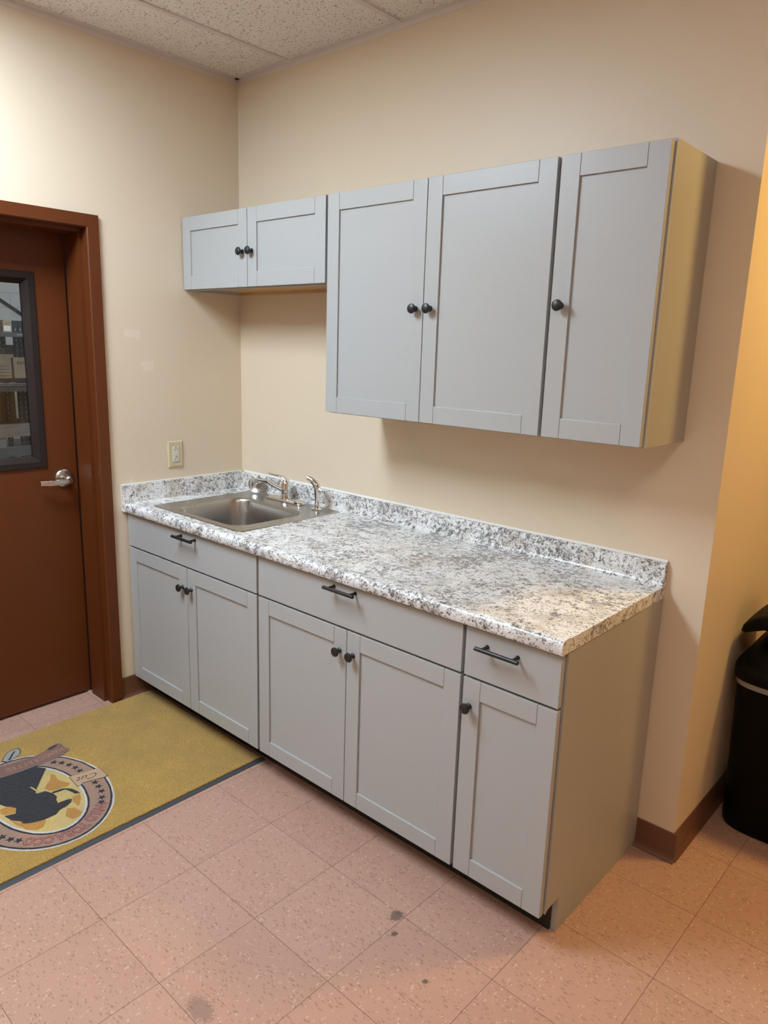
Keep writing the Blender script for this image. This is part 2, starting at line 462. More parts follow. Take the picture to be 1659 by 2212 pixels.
# ------------------------------------------------------------------ door 1 with hollow metal frame
f = MB()
jam = [(.014, FO0), (.014, -.741), (.010, -.745), (-.035, -.745), (-.035, -.760), (-.150, -.760), (-.150, -.745), (-.20, -.745), (-.20, FO0), (-.152, FO0), (-.152, FO0 - .028), (0, FO0 - .028), (0, FO0)]
prof_ = [(x, FO0 - y) for x, y in jam]
ring_ = []
for (py, pz, sy, sz) in ((FO0, 0, -1, 0), (FO0, FTOP, -1, -1), (FO1, FTOP, 1, -1), (FO1, 0, 1, 0)):
    ring_.append([Vector((x, py + sy * e, pz + sz * e)) for x, e in prof_])
f.loops(ring_, M['brown'], True, True, False)
struct(f.build('trim_3'))
door = bpy.data.objects.new('door_1', None); C.objects.link(door); door.location = (-.18, DY1, 0); struct(door)
d = MB()
x0, x1 = -.218, -.174
wy0, wy1, wz0, wz1 = -.897, -1.531, 1.09, 1.846
d.box((x0, DY1, .012), (x1, wy1, 2.03), M['brown']); d.box((x0, wy0, .012), (x1, DY0, 2.03), M['brown'])
d.box((x0, wy1, .012), (x1, wy0, wz0), M['brown']); d.box((x0, wy1, wz1), (x1, wy0, 2.03), M['brown'])
d.build('door_leaf', door)
# window frame: sloped glazing stop around the glass
def frame_profile(y0, y1, z0, z1, xs_):
    return [(xs_, y0, z0), (xs_, y1, z0), (xs_, y1, z1), (xs_, y0, z1)]
wf = MB()
def rect(e, x): return [Vector((x, -.885 - e, 1.073 + e)), Vector((x, -1.543 + e, 1.073 + e)), Vector((x, -1.543 + e, 1.86 - e)), Vector((x, -.885 - e, 1.86 - e))]
wf.loops([rect(0, -.174), rect(0, -.168), rect(.002, -.166), rect(.026, -.166), rect(.028, -.168), rect(.047, -.188), rect(.047, -.200), rect(.0, -.200)], M['darkframe'], smooth=False)
wf.build('window_frame', door)
wb = MB(); wb.loops([[v + Vector((0, 0, 0)) for v in rect(0, -.218)], rect(0, -.224), rect(.026, -.224), rect(.045, -.205), rect(.047, -.2005), rect(0, -.2005)], M['darkframe'], smooth=False)
wb.build('window_frame', door)
MB().box((-.199, -.885 - .044, 1.073 + .044), (-.196, -1.543 + .044, 1.86 - .044), M['glass']).build('window_pane', door)
h = MB()
hy, hz = -.815, 1.018
rx = Matrix.Translation((-.174, hy, hz)) @ Matrix.Rotation(PI / 2, 4, 'Y')
h.lathe([(0, .012), (.016, .012), (.018, .0125), (.030, .0105), (.038, .007), (.0405, .003), (.0405, 0), (0, 0)][::-1], M['satin'], rx, 40)
ro = h.build('door_handle', door)
h = MB()
h.lathe([(0, 0), (.012, 0), (.012, .03), (.014, .038), (0, .05)], M['chrome'], Matrix.Translation((-.164, hy, hz)) @ Matrix.Rotation(PI / 2, 4, 'Y'), 20)
# lever: flat paddle towards the hinge side, bent back near its tip
P = []
for t in range(13):
    a = t / 12; y = hy + .012 - a * .128
    x = -.116 + (.004 * math.sin(a * PI)) - (.022 * max(0, (a - .74) / .26))
    z = hz - .004 - .002 * a; hh = .0125 - .003 * a
    if a == 0: hh = .006
    P.append((x, y, z, hh))
Ls = []
for x, y, z, hh in P: Ls.append([Vector((x + .003, y, z + hh)), Vector((x + .0045, y, z + hh * .6)), Vector((x + .0045, y, z - hh * .6)), Vector((x + .003, y, z - hh)), Vector((x - .003, y, z - hh)), Vector((x - .004, y, z)), Vector((x - .003, y, z + hh))])
h.loops(Ls, M['satin'], True, True)
h.build('lever', ro)

# ------------------------------------------------------------------ cabinets
def shaker(mb, x0, x1, z0, z1, yf, th=.018, st=.057, rl=.057, m=None):
    """five piece door: full height stiles, rails between, recessed panel"""
    m = m or M['cab']; yb = yf + th; b = .0011
    mb.box((x0, yf, z0), (x0 + st, yb, z1), m, b); mb.box((x1 - st, yf, z0), (x1, yb, z1), m, b)
    mb.box((x0 + st + .0009, yf, z0), (x1 - st - .0009, yb, z0 + rl), m, b)
    mb.box((x0 + st + .0009, yf, z1 - rl), (x1 - st - .0009, yb, z1), m, b)
    mb.box((x0 + st - .004, yf + .0065, z0 + rl - .004), (x1 - st + .004, yf + .0155, z1 - rl + .004), m)
def knob(x, yf, z, parent):
    mb = MB(); mt = Matrix.Translation((x, yf, z)) @ Matrix.Rotation(PI / 2, 4, 'X')
    mb.lathe([(0, 0), (.0095, 0), (.0095, .0015), (.0075, .004), (.0055, .008), (.0055, .013), (.008, .016), (.013, .0175), (.0155, .020), (.0160, .0225), (.0145, .026), (.010, .0285), (.005, .0295), (0, .0298)], M['black'], mt, 28)
    return mb.build('knob', parent)
def bar_pull(x, yf, z, ln, parent):
    mb = MB(); y = yf - .032
    mb.tube([(x - ln / 2, y, z), (x - ln / 2 + .001, y, z), (x + ln / 2 - .001, y, z), (x + ln / 2, y, z)], [.0052, .006, .006, .0052], M['black'], 18)
    for s in (-1, 1):
        mb.lathe([(0, 0), (.0065, 0), (.0065, .002), (.0045, .006), (.0045, .024), (.0055, .031), (0, .032)], M['black'], Matrix.Translation((x + s * .048, yf, z)) @ Matrix.Rotation(PI / 2, 4, 'X'), 16)
    return mb.build('bar_handle', parent)
BD = .605; FY = -.629; CT = .8755
def base_cabinet(x0, x1, label, dsplit, knobs, pull, end=False):
    t = thing('base_cabinet', label, 'cabinet', ((x0 + x1) / 2, -BD / 2, 0), 'grey base cabinets under the counter')
    b = MB(); e = .0008
    if end:
        b.box((x0 + e, -BD, .102), (x1 - .018, -.004, CT), M['cab'], .0005)
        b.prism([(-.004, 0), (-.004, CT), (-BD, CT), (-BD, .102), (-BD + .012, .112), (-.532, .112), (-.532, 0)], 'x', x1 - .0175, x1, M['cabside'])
    elif x0 < .5:      # sink base: open box so the basin can hang inside
        b.box((x0 + e, -BD + .019, .102), (x0 + .016, -.004, CT), M['cab']); b.box((x1 - .016, -BD + .019, .102), (x1 - e, -.004, CT), M['cab'])
        b.box((x0 + .016, -BD + .019, .102), (x1 - .016, -.004, .118), M['cab']); b.box((x0 + .016, -.014, .118), (x1 - .016, -.004, CT), M['cab'])
        b.box((x0 + e, -BD, .102), (x1 - e, -BD + .0188, CT), M['cab'])
    else:
        b.box((x0 + e, -BD, .102), (x1 - e, -.004, CT), M['cab'], .0005)
    b.build('cabinet_body', t)
    MB().box((x0 + e, -.540, 0), (x1 - (.018 if end else e), -.530, .1015), M['toe']).build('toe_kick', t)
    dr = MB(); rv = .0055
    dr.box((x0 + rv, FY, .7245), (x1 - rv, FY + .018, .868), M['cab'], .0012); do = dr.build('drawer', t)
    bar_pull(pull[0], FY, pull[1], .136, do)
    for i in range(len(dsplit) - 1):
        a, c = dsplit[i], dsplit[i + 1]
        q = MB(); shaker(q, a + (rv if i == 0 else .0015), c - (rv if i == len(dsplit) - 2 else .0015), .1005, .7165, FY)
        o = q.build('door', t); knob(knobs[i][0], FY, knobs[i][1], o)
    return t
c1, c2, c3 = .9144, 1.8288, L
base_cabinet(0.006, c1, 'grey two-door base cabinet under the sink, beside the brown door', [0.006, .4602, c1], [(.430, .632), (.491, .634)], (.478, .848))
base_cabinet(c1, c2, 'middle grey base cabinet with two doors under one wide drawer', [c1, (c1 + c2) / 2, c2], [(1.340, .640), (1.401, .640)], (1.358, .852))
base_cabinet(c2, c3, 'narrow one-door grey base cabinet at the open end, nearest the trash can', [c2, c3], [(1.858, .634)], (1.954, .826), True)

UD = .287; UY = -.309
def wall_cabinet(x0, x1, z0, z1, label, dsplit, knobs, end=False, name='wall_cabinet'):
    t = thing(name, label, 'cabinet', ((x0 + x1) / 2, 0, z0), 'grey cabinets hung on the back wall')
    b = MB(); e = .0007; th = .016; m = M['cab']
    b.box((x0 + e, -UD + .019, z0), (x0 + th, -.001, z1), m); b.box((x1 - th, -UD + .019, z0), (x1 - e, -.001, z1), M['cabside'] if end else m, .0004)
    b.box((x0 + th, -UD + .019, z1 - th), (x1 - th, -.001, z1), m)
    b.box((x0 + e, -UD, z0), (x0 + .034, -UD + .0188, z1), m, .0005); b.box((x1 - .034, -UD, z0), (x1 - e, -UD + .0188, z1), m, .0005)
    b.box((x0 + .034, -UD, z0), (x1 - .034, -UD + .0188, z0 + .034), m); b.box((x0 + .034, -UD, z1 - .034), (x1 - .034, -UD + .0188, z1), m)
    b.build('cabinet_body', t)
    MB().box((x0 + th + .0003, -UD + .0192, z0 + .012), (x1 - th - .0003, -.0012, z0 + .018), M['maple']).box((x0 + th + .0003, -.018, z0 + .0004), (x1 - th - .0003, -.0012, z0 + .012), M['maple']).build('bottom_panel', t)
    rv = .0055
    for i in range(len(dsplit) - 1):
        a, c = dsplit[i], dsplit[i + 1]
        q = MB(); shaker(q, a + (rv if i == 0 else .0015), c - (rv if i == len(dsplit) - 2 else .0015), z0 + .004, z1 - .005, UY)
        o = q.build('door', t); knob(knobs[i][0], UY, knobs[i][1], o)
    return t
wall_cabinet(.001, c1, 1.827, 2.134, 'short grey two-door wall cabinet in the corner above the sink', [.001, .458, c1], [(.428, 1.966), (.487, 1.966)])
wall_cabinet(c1, c2, 1.3655, 2.134, 'tall grey two-door wall cabinet, in the middle of the upper row', [c1, (c1 + c2) / 2, c2], [(1.340, 1.735), (1.400, 1.735)])
wall_cabinet(c2, c3 + .005, 1.3655, 2.134, 'tall grey one-door wall cabinet at the right end of the upper row', [c2, c3 + .005], [(1.866, 1.738)], True)

# ------------------------------------------------------------------ countertop
CW = L + .002; TZ = .914; BS = .990
prof = [(-.001, CT), (-.001, BS), (-.008, BS), (-.014, BS - .0015), (-.0185, BS - .006), (-.020, BS - .013), (-.020, TZ + .022)]
for k in range(1, 6):
    a = k / 6 * PI / 2; prof.append((-.020 - .020 * (1 - math.cos(a)), TZ + .022 - .022 * math.sin(a)))
prof += [(-.042, TZ), (-.600, TZ), (-.612, TZ + .0015), (-.622, TZ + .0032), (-.632, TZ + .0028)]
for k in range(1, 7):
    a = k / 7 * PI / 2; prof.append((-.632 - .0165 * math.sin(a), TZ + .0028 - .019 * (1 - math.cos(a))))
prof += [(-.6485, TZ - .018), (-.6475, .882), (-.645, .877), (-.640, .8745), (-.635, .8745), (-.632, .877), (-.632, .8762), (-.60, .8762)]
prof = [p for i, p in enumerate(prof)]
ct = MB(); ct.prism(prof, 'x', .0212, CW, M['granite'], smooth=True)
cto = ct.build('countertop', sharp=30)
tag(cto, 'long white and grey speckled laminate countertop with a rounded front edge', 'countertop')
SX0, SX1, SY0, SY1 = .136, .752, -.582, -.046
cut = MB().box((SX0 + .02, SY0 + .02, .5), (SX1 - .02, SY1 - .02, 1.2), M['granite']).build('cut')
bm_ = cto.modifiers.new('b', 'BOOLEAN'); bm_.object = cut; bm_.operation = 'DIFFERENCE'; bm_.solver = 'EXACT'
dg = bpy.context.evaluated_depsgraph_get(); dg.update()
me = bpy.data.meshes.new_from_object(cto.evaluated_get(dg)); cto.modifiers.clear(); cto.data = me
bpy.data.objects.remove(cut)
MB().prism([(-.0008, BS + .0002), (-.010, BS + .0002), (-.006, BS + .0035), (-.0008, BS + .007)], 'x', .022, CW, M['caulk']).build('caulk_bead', cto)
# side splash on the left wall
ss = MB(); ss.box((.0015, -.648, TZ - .0385), (.0205, -.001, BS + .001), M['granite'], .001)
sso = ss.build('side_splash'); tag(sso, 'short speckled laminate splash panel standing along the left wall beside the sink', 'backsplash')
MB().box((.0006, -.6475, BS + .0012), (.010, -.012, BS + .005), M['caulk'], .001).box((.0006, -.6505, TZ - .036), (.006, -.6484, BS + .002), M['caulk'], .0005).build('caulk_bead', sso)

# ------------------------------------------------------------------ sink
def rrect(x0, x1, y0, y1, r, z, n=8):
    out = []
    for cx, cy, a0 in ((x1 - r, y1 - r, 0), (x0 + r, y1 - r, PI / 2), (x0 + r, y0 + r, PI), (x1 - r, y0 + r, 3 * PI / 2)):
        for k in range(n + 1):
            a = a0 + PI / 2 * k / n; out.append(Vector((cx + r * math.cos(a), cy + r * math.sin(a), z)))
    return out
sk = thing('kitchen_sink', 'square stainless steel drop-in sink set into the speckled counter', 'sink', ((SX0 + SX1) / 2, (SY0 + SY1) / 2, TZ))
s_ = MB()
bx0, bx1, by0, by1 = .228, .680, -.545, -.176
Ls = [rrect(SX0, SX1, SY0, SY1, .018, TZ + .0003), rrect(SX0 + .002, SX1 - .002, SY0 + .002, SY1 - .002, .018, TZ + .003),
      rrect(SX0 + .006, SX1 - .006, SY0 + .006, SY1 - .006, .02, TZ + .0042), rrect(SX0 + .012, SX1 - .012, SY0 + .010, SY1 - .010, .02, TZ + .0035)]
for e, z, r in ((-.012, .0032, .085), (-.004, .0030, .080), (0, .0018, .078), (.004, -.003, .076), (.007, -.012, .075), (.016, -.10, .072), (.022, -.150, .07), (.030, -.168, .066), (.045, -.178, .058), (.075, -.183, .04), (.12, -.186, .03)):
    Ls.append(rrect(bx0 + e, bx1 - e, by0 + e, by1 - e, r, TZ + z))
s_.loops(Ls, M['sink'], False, True)
so = s_.build('basin', sk, 60)
MB().lathe([(0, .0), (.030, .001), (.043, .004), (.045, .0035), (.046, .001)], M['satin'], Matrix.Translation(((bx0 + bx1) / 2, (by0 + by1) / 2, TZ - .1855))).lathe([(0, .002), (.024, .0022)], M['hole'], Matrix.Translation(((bx0 + bx1) / 2, (by0 + by1) / 2, TZ - .1855))).build('drain', sk)

# faucet
RZ = TZ + .0042
fx, fy_ = .430, -.083
fa = thing('kitchen_faucet', 'chrome single-lever faucet with its spout swung left over the sink', 'faucet', (fx, fy_, RZ))
p = MB()
def stad(hx, hy_, z, n=10):
    o = []
    for s in (1, -1):
        for k in range(n + 1):
            a = -PI / 2 + PI * k / n
            o.append(Vector((fx + s * (hx - hy_) + s * hy_ * math.cos(a), fy_ + s * hy_ * math.sin(a), z)))
    return o
p.loops([stad(.124, .026, RZ), stad(.125, .027, RZ + .003), stad(.122, .025, RZ + .009), stad(.112, .019, RZ + .013), stad(.06, .016, RZ + .016)], M['chrome'], True, True)
p.build('deck_plate', fa)
p = MB()
p.lathe([(.026, .010), (.024, .020), (.0215, .026), (.0215, .046), (.0225, .048), (.0225, .058), (.0215, .060), (.022, .072), (.020, .085), (.014, .094), (.006, .098), (0, .099)], M['chrome'], Matrix.Translation((fx, fy_, RZ)), 32)
p.build('faucet_body', fa)
p = MB()
B0 = Vector((fx, fy_, RZ + .045)); T = Vector((.253, -.134, RZ + .079))
path = [B0.lerp(T, t) + Vector((0, 0, .012 * math.sin(t * PI) * (1 if t > .5 else t * 2))) for t in [i / 10 for i in range(11)]]
rad = [.0135, .013, .0125, .012, .0115, .011, .0105, .0105, .0105, .0105, .010]
dr_ = (T - B0); dr_.z = 0; dr_.normalize()
path += [T + dr_ * .006 + Vector((0, 0, -.002))]; rad += [.006]
p.tube(path, rad, M['chrome'], 18, .8)
p.lathe([(.0095, -.030), (.0115, -.029), (.0115, -.014), (.0105, -.013), (.0105, .004)], M['chrome'], Matrix.Translation(T), 20)
p.build('spout', fa)
p = MB()
lv = [(fx + .004, fy_ + .004, RZ + .092), (fx - .012, fy_ - .004, RZ + .106), (fx - .035, fy_ - .013, RZ + .113), (fx - .058, fy_ - .021, RZ + .114), (fx - .080, fy_ - .028, RZ + .118), (fx - .088, fy_ - .030, RZ + .122)]
p.tube(lv, [.017, .013, .009, .0075, .0085, .004], M['chrome'], 16, .5)
p.build('lever', fa)
# side sprayer
sx, sy = .652, -.096
sp_ = thing('side_sprayer', 'chrome pull-out side sprayer standing on the sink deck right of the faucet', 'sprayer', (sx, sy, RZ))
p = MB(); p.lathe([(.027, 0), (.027, .002), (.022, .005), (.014, .009), (.012, .016), (.0135, .018), (.0135, .020), (0, .020)], M['chrome'], Matrix.Translation((sx, sy, RZ)), 28); p.build('holder', sp_)
p = MB()
pa = [(sx, sy, RZ + .012), (sx, sy, RZ + .022), (sx, sy, RZ + .036), (sx, sy, RZ + .065), (sx + .001, sy, RZ + .085), (sx - .002, sy, RZ + .100), (sx - .012, sy - .003, RZ + .115), (sx - .028, sy - .008, RZ + .126), (sx - .044, sy - .013, RZ + .132)]
p.tube(pa, [.008, .0085, .0115, .013, .0145, .0155, .015, .013, .0125], M['chrome'], 20, 1, (0, 1, 0))
p.tube([(sx + .0125, sy, RZ + .090), (sx + .022, sy, RZ + .086), (sx + .021, sy, RZ + .070)], [.006, .005, .003], M['chrome'], 10, 1, (0, 1, 0))
p.build('spray_head', sp_)
# strainer basket leaning on its edge
st = thing('sink_strainer', 'round steel sink strainer basket propped upright in the back corner of the sink', 'strainer', (.205, -.075, RZ))
p = MB()
mt = Matrix.Translation((.200, -.068, RZ + .0398)) @ Matrix.Rotation(math.radians(30), 4, 'Z') @ Matrix.Rotation(math.radians(82), 4, 'X')
p.lathe([(0, -.006), (.010, -.006), (.030, -.003), (.038, .001), (.040, .002), (.0395, .004), (.037, .003), (.030, -.001), (.010, -.004), (0, -.004)][::-1], M['dullsteel'], mt, 40)
p.build('basket', st)
p = MB(); p.lathe([(0, 0), (.005, 0), (.0045, .010), (.008, .014), (.008, .018), (0, .020)], M['chrome'], mt @ Matrix.Translation((0, 0, -.005)), 18); p.build('knob', st)
p = MB()
for k in range(14):
    if 3 < k < 8: continue
    a = 2 * PI * k / 14
    p.lathe([(0, .0), (.0018, .0), (.0018, .0006), (0, .0006)], M['label'], mt @ Matrix.Translation((.031 * math.cos(a), .031 * math.sin(a), .0006)), 8)
p.build('drain_holes', st)

# ------------------------------------------------------------------ outlet
ou = thing('electrical_outlet', 'ivory wall plate with a white two-socket outlet above the side splash', 'outlet', (0, -.3765, 1.106))
oy, oz = -.3765, 1.106
p = MB()
def yz(e, x, hy_=.0385, hz_=.0605): return [Vector((x, oy - hy_ + e, oz - hz_ + e)), Vector((x, oy + hy_ - e, oz - hz_ + e)), Vector((x, oy + hy_ - e, oz + hz_ - e)), Vector((x, oy - hy_ + e, oz + hz_ - e))]
p.loops([yz(0, .0005), yz(0, .002), yz(.003, .0055), yz(.006, .0065)], M['ivory'], True, True, False); p.build('cover_plate', ou)
p = MB(); p.box((.006, oy - .0165, oz - .034), (.0095, oy + .0165, oz + .034), M['white_pl'], .0015)
rc = p.build('receptacle', ou)
for s in (1, -1):
    p = MB(); z0 = oz + s * .022
    for q in (-.0055, .0055): p.box((.0094, oy + q - .0011, z0 - .004), (.0098, oy + q + .0011, z0 + .004), M['hole'])
    zz = z0 + .0095 if s > 0 else z0 + .0105
    p.lathe([(0, 0), (.0024, 0), (.0024, .0004), (0, .0004)], M['hole'], Matrix.Translation((.0094, oy, zz)) @ Matrix.Rotation(PI / 2, 4, 'Y'), 12)
    p.build('socket', rc)
MB().box((.009, oy - .006, oz - .007), (.0108, oy + .006, oz - .0005), M['white_pl'], .0005).build('test_button', rc)
MB().box((.009, oy - .006, oz + .0005), (.0108, oy + .006, oz + .007), M['white_pl'], .0005).build('reset_button', rc)
for s in (-1, 1):
    MB().lathe([(0, .0016), (.002, .0014), (.0032, 0), (0, 0)], M['ivory'], Matrix.Translation((.0063, oy, oz + s * .049)) @ Matrix.Rotation(PI / 2, 4, 'Y'), 12).build('screw', ou)

# ------------------------------------------------------------------ mat
MX0, MX1, MY0, MY1 = .012, .858, -.548, -2.05
mat_ = thing('door_mat', 'mustard yellow carpet mat with a round emblem and grey rubber edge', 'mat', (.435, -1.3, 0))
p = MB()
p.loops([rrect(MX0, MX1, MY1, MY0, .006, 0, 3), rrect(MX0, MX1, MY1, MY0, .006, .0015, 3), rrect(MX0 + .003, MX1 - .003, MY1 + .003, MY0 - .003, .006, .003, 3), rrect(MX0 + .016, MX1 - .016, MY1 + .016, MY0 - .016, .004, .004, 3)], M['rubber'], True, True, False)
p.build('rubber_edge', mat_)
p = MB()
gx0, gx1, gy0, gy1 = MX0 + .010, MX1 - .021, MY1 + .016, MY0 - .010
# pile slab with a ragged tufted outline
pts = []
def side(a, b, n):
    for i in range(n):
        t = i / n; x = a[0] + (b[0] - a[0]) * t; y = a[1] + (b[1] - a[1]) * t
        pts.append((x + random.uniform(-.0012, .0012), y + random.uniform(-.0012, .0012)))
side((gx0, gy0), (gx1, gy0), 120); side((gx1, gy0), (gx1, gy1), 240); side((gx1, gy1), (gx0, gy1), 120); side((gx0, gy1), (gx0, gy0), 240)
Lb = [Vector((x, y, .003)) for x, y in pts]; Lm = [Vector((x, y, .0075)) for x, y in pts]
cxm, cym = (gx0 + gx1) / 2, (gy0 + gy1) / 2
Lt = [Vector((cxm + (x - cxm) * .994, cym + (y - cym) * .997, .0092)) for x, y in pts]
p.loops([Lb, Lm, Lt], M['gold'], False, True, False)
p.build('carpet_pile', mat_)
# emblem
e_ = MB(); ZL = [.0094 + .0004 * i for i in range(12)]
ECX, ECY = .4915, -1.2864
def ellp(a, b, n=96, jit=0): return [(ECX + (a + random.uniform(-jit, jit)) * math.cos(2 * PI * i / n), ECY + (b + random.uniform(-jit, jit)) * math.sin(2 * PI * i / n)) for i in range(n)]
leaf = [(0.167, -1.278), (0.145, -1.265), (0.123, -1.246), (0.11, -1.223), (0.115, -1.201), (0.136, -1.201), (0.155, -1.21), (0.17, -1.226), (0.178, -1.25), (0.185, -1.266)]
lcx = sum(a for a, b in leaf) / 10; lcy = sum(b for a, b in leaf) / 10
e_.flat([(lcx + (a - lcx) * 1.12, lcy + (b - lcy) * 1.12) for a, b in leaf], ZL[0], M['p_black'])
e_.flat(leaf, ZL[1], M['p_grey'])
e_.flat([(0.173, -1.261), (0.155, -1.246), (0.14, -1.234), (0.125, -1.219), (0.129, -1.215), (0.145, -1.230), (0.161, -1.241), (0.178, -1.256)], ZL[2], M['p_black'])
e_.flat(ellp(.317, .240, 120, .0012), ZL[0], M['p_white'])
e_.flat(ellp(.310, .2335, 120, .001), ZL[1], M['p_black'])
e_.flat(ellp(.302, .2265, 120, .0008), ZL[2], M['p_ring'])
e_.flat(ellp(.247, .151, 100, .0008), ZL[3], M['p_black'])
e_.flat(ellp(.239, .144, 100, .001), ZL[4], M['p_white'])
e_.flat(ellp(.230, .136, 100, .001), ZL[5], M['p_pale'])
polys = dict(
black=[(0.274, -1.329), (0.283, -1.276), (0.29, -1.21), (0.334, -1.185), (0.439, -1.265), (0.46, -1.278), (0.47, -1.277), (0.475, -1.25), (0.502, -1.239), (0.51, -1.237), (0.536, -1.235), (0.552, -1.245), (0.576, -1.25), (0.579, -1.218), (0.586, -1.205), (0.603, -1.214), (0.616, -1.239), (0.618, -1.261), (0.634, -1.282), (0.634, -1.324), (0.621, -1.361), (0.607, -1.38), (0.589, -1.381), (0.561, -1.400), (0.521, -1.408), (0.533, -1.376), (0.504, -1.362), (0.482, -1.374), (0.463, -1.387), (0.444, -1.393), (0.409, -1.408), (0.342, -1.400), (0.30, -1.379)],
branch=[(0.497, -1.237), (0.502, -1.205), (0.507, -1.194), (0.527, -1.177), (0.551, -1.171), (0.573, -1.167), (0.565, -1.183), (0.542, -1.187), (0.516, -1.195), (0.509, -1.237)],
b1=[(0.384, -1.19), (0.399, -1.179), (0.439, -1.188), (0.491, -1.165), (0.502, -1.182), (0.496, -1.208), (0.486, -1.238), (0.458, -1.245), (0.436, -1.227), (0.424, -1.211)],
b2=[(0.627, -1.241), (0.642, -1.22), (0.684, -1.215), (0.700, -1.233), (0.698, -1.255), (0.665, -1.264)],
b3=[(0.575, -1.197), (0.575, -1.171), (0.600, -1.178), (0.634, -1.198), (0.641, -1.208), (0.601, -1.209)],
b4=[(0.554, -1.405), (0.599, -1.382), (0.639, -1.319), (0.671, -1.34), (0.672, -1.362), (0.644, -1.385), (0.592, -1.400)],
b5=[(0.473, -1.404), (0.472, -1.381), (0.5, -1.36), (0.529, -1.374), (0.516, -1.405), (0.5, -1.412)])
for k in ('b1', 'b2', 'b3', 'b4', 'b5'): e_.flat(polys[k], ZL[6], M['p_orange'])
e_.flat(polys['black'], ZL[7], M['p_black']); e_.flat(polys['branch'], ZL[7], M['p_black'])
e_.flat([(0.413, -1.279), (0.416, -1.273), (0.453, -1.268), (0.453, -1.274)], ZL[8], M['p_pale'])
tagp = [(0.450, -1.150), (0.468, -1.057), (0.462, -1.044), (0.536, -1.046), (0.541, -1.060), (0.520, -1.130), (0.534, -1.156)]
tcx, tcy = .50, -1.10
e_.flat([(tcx + (a - tcx) * 1.04, tcy + (b - tcy) * 1.04) for a, b in tagp], ZL[6], M['p_red'])
e_.flat(tagp, ZL[7], M['p_tag'])
def star(cx, cy, r, rot):
    return [(cx + (r if i % 2 == 0 else r * .42) * math.cos(rot + PI * i / 5), cy + (r if i % 2 == 0 else r * .42) * math.sin(rot + PI * i / 5)) for i in range(10)]
for (x, y) in [(0.31, -1.145), (0.336, -1.126), (0.369, -1.113), (0.403, -1.105), (0.435, -1.103), (0.547, -1.099), (0.579, -1.102), (0.614, -1.108), (0.65, -1.125), (0.675, -1.14), (0.625, -1.455), (0.656, -1.441), (0.68, -1.425)]:
    e_.flat(star(x, y, .0165, math.atan2(y - ECY, x - ECX)), ZL[3], M['p_black'])
banner = [(0.195, -1.38), (0.199, -1.324), (0.202, -1.302), (0.212, -1.273), (0.22, -1.206), (0.221, -1.176), (0.213, -1.14), (0.194, -1.112), (0.19, -1.076), (0.201, -1.067), (0.236, -1.07), (0.262, -1.061), (0.278, -1.091), (0.287, -1.118), (0.287, -1.196), (0.287, -1.262), (0.277, -1.329), (0.270, -1.38)]
bcx, bcy = .24, -1.21
e_.flat([(bcx + (a - bcx) * 1.05, bcy + (b - bcy) * 1.006) for a, b in banner], ZL[8], M['p_grey'])
e_.flat(banner, ZL[9], M['p_banner'])
e_.flat([(0.215, -1.129), (0.204, -1.115), (0.197, -1.095), (0.2, -1.078), (0.211, -1.093), (0.218, -1.114)], ZL[10], M['p_black'])
def tmat(x, y, z, ang, sxx=1, syy=1): return Matrix.Translation((x, y, z)) @ Matrix.Rotation(ang, 4, 'Z') @ Matrix.Diagonal((sxx, syy, 1, 1))
for ch, (x, y) in list(zip('WILD', [(0.700, -1.158), (0.716, -1.177), (0.727, -1.192), (0.738, -1.211)])) + list(zip('TOBACCO', [(0.757, -1.243), (0.763, -1.268), (0.762, -1.295), (0.757, -1.323), (0.747, -1.353), (0.733, -1.380), (0.710, -1.403)])):
    up = Vector(((x - ECX) / .31 ** 2, (y - ECY) / .2335 ** 2)); ang = math.atan2(up.y, up.x) - PI / 2
    x -= .004; 
    addtext(e_, ch, .050, tmat(x, y, ZL[3], ang, .80, 1.05), M['p_red'], offset=.0026)
    addtext(e_, ch, .050, tmat(x, y, ZL[4], ang, .80, 1.05), M['p_pink'], offset=-.0002)
bt = 'HANDCRAFTED KE'
for i, ch in enumerate(bt):
    t = i / (len(bt) - 1); y = -1.088 - t * .262; x = .243 + .012 * math.sin(t * PI) + (-.004 if t > .5 else 0) * t
    addtext(e_, ch, .034, tmat(x, y, ZL[10], -PI / 2, .75, 1.15), M['p_bannertext'], offset=.0006)
addtext(e_, 'Cut', .050, tmat(.497, -1.098, ZL[8], -PI / 2 - .22, 1.0, .95), M['p_red'], shear=.5, offset=-.0002)
e_.build('emblem', mat_)

# ------------------------------------------------------------------ trash can
tc = thing('trash_can', 'black plastic trash can with a hooded lid in the passage, beside the wall corner', 'trash can', (2.468, .497, 0))
TCX, TCY = 2.468, .497
def sup(hx, hy_, z, n=4.5, k=64, cx=TCX, cy=TCY):
    o = []
    for i in range(k):
        a = 2 * PI * i / k; c, s = math.cos(a), math.sin(a)
        o.append(Vector((cx + hx * math.copysign(abs(c) ** (2 / n), c), cy + hy_ * math.copysign(abs(s) ** (2 / n), s), z)))
    return o
p = MB()
p.loops([sup(.165, .175, .0), sup(.172, .182, .004), sup(.176, .186, .014), sup(.190, .200, .55), sup(.191, .201, .56), sup(.184, .194, .56)], M['canblack'], True, False)
p.build('can_body', tc)
p = MB(); p.loops([sup(.1925, .2025, .535), sup(.1945, .2045, .545), sup(.1935, .2035, .562)], M['bag']); p.build('bin_liner', tc)
p = MB()
p.loops([sup(.192, .202, .556), sup(.200, .210, .557), sup(.201, .211, .566), sup(.200, .210, .592), sup(.196, .206, .598), sup(.182, .192, .600), sup(.178, .188, .604), sup(.170, .180, .640, 4), sup(.156, .166, .664, 3.6), sup(.130, .145, .680, 3.2), sup(.08, .10, .687, 3)], M['canblack'], False, True)
p.build('lid', tc)
p = MB()   # hood: arched canopy carried by a central neck
prof = []
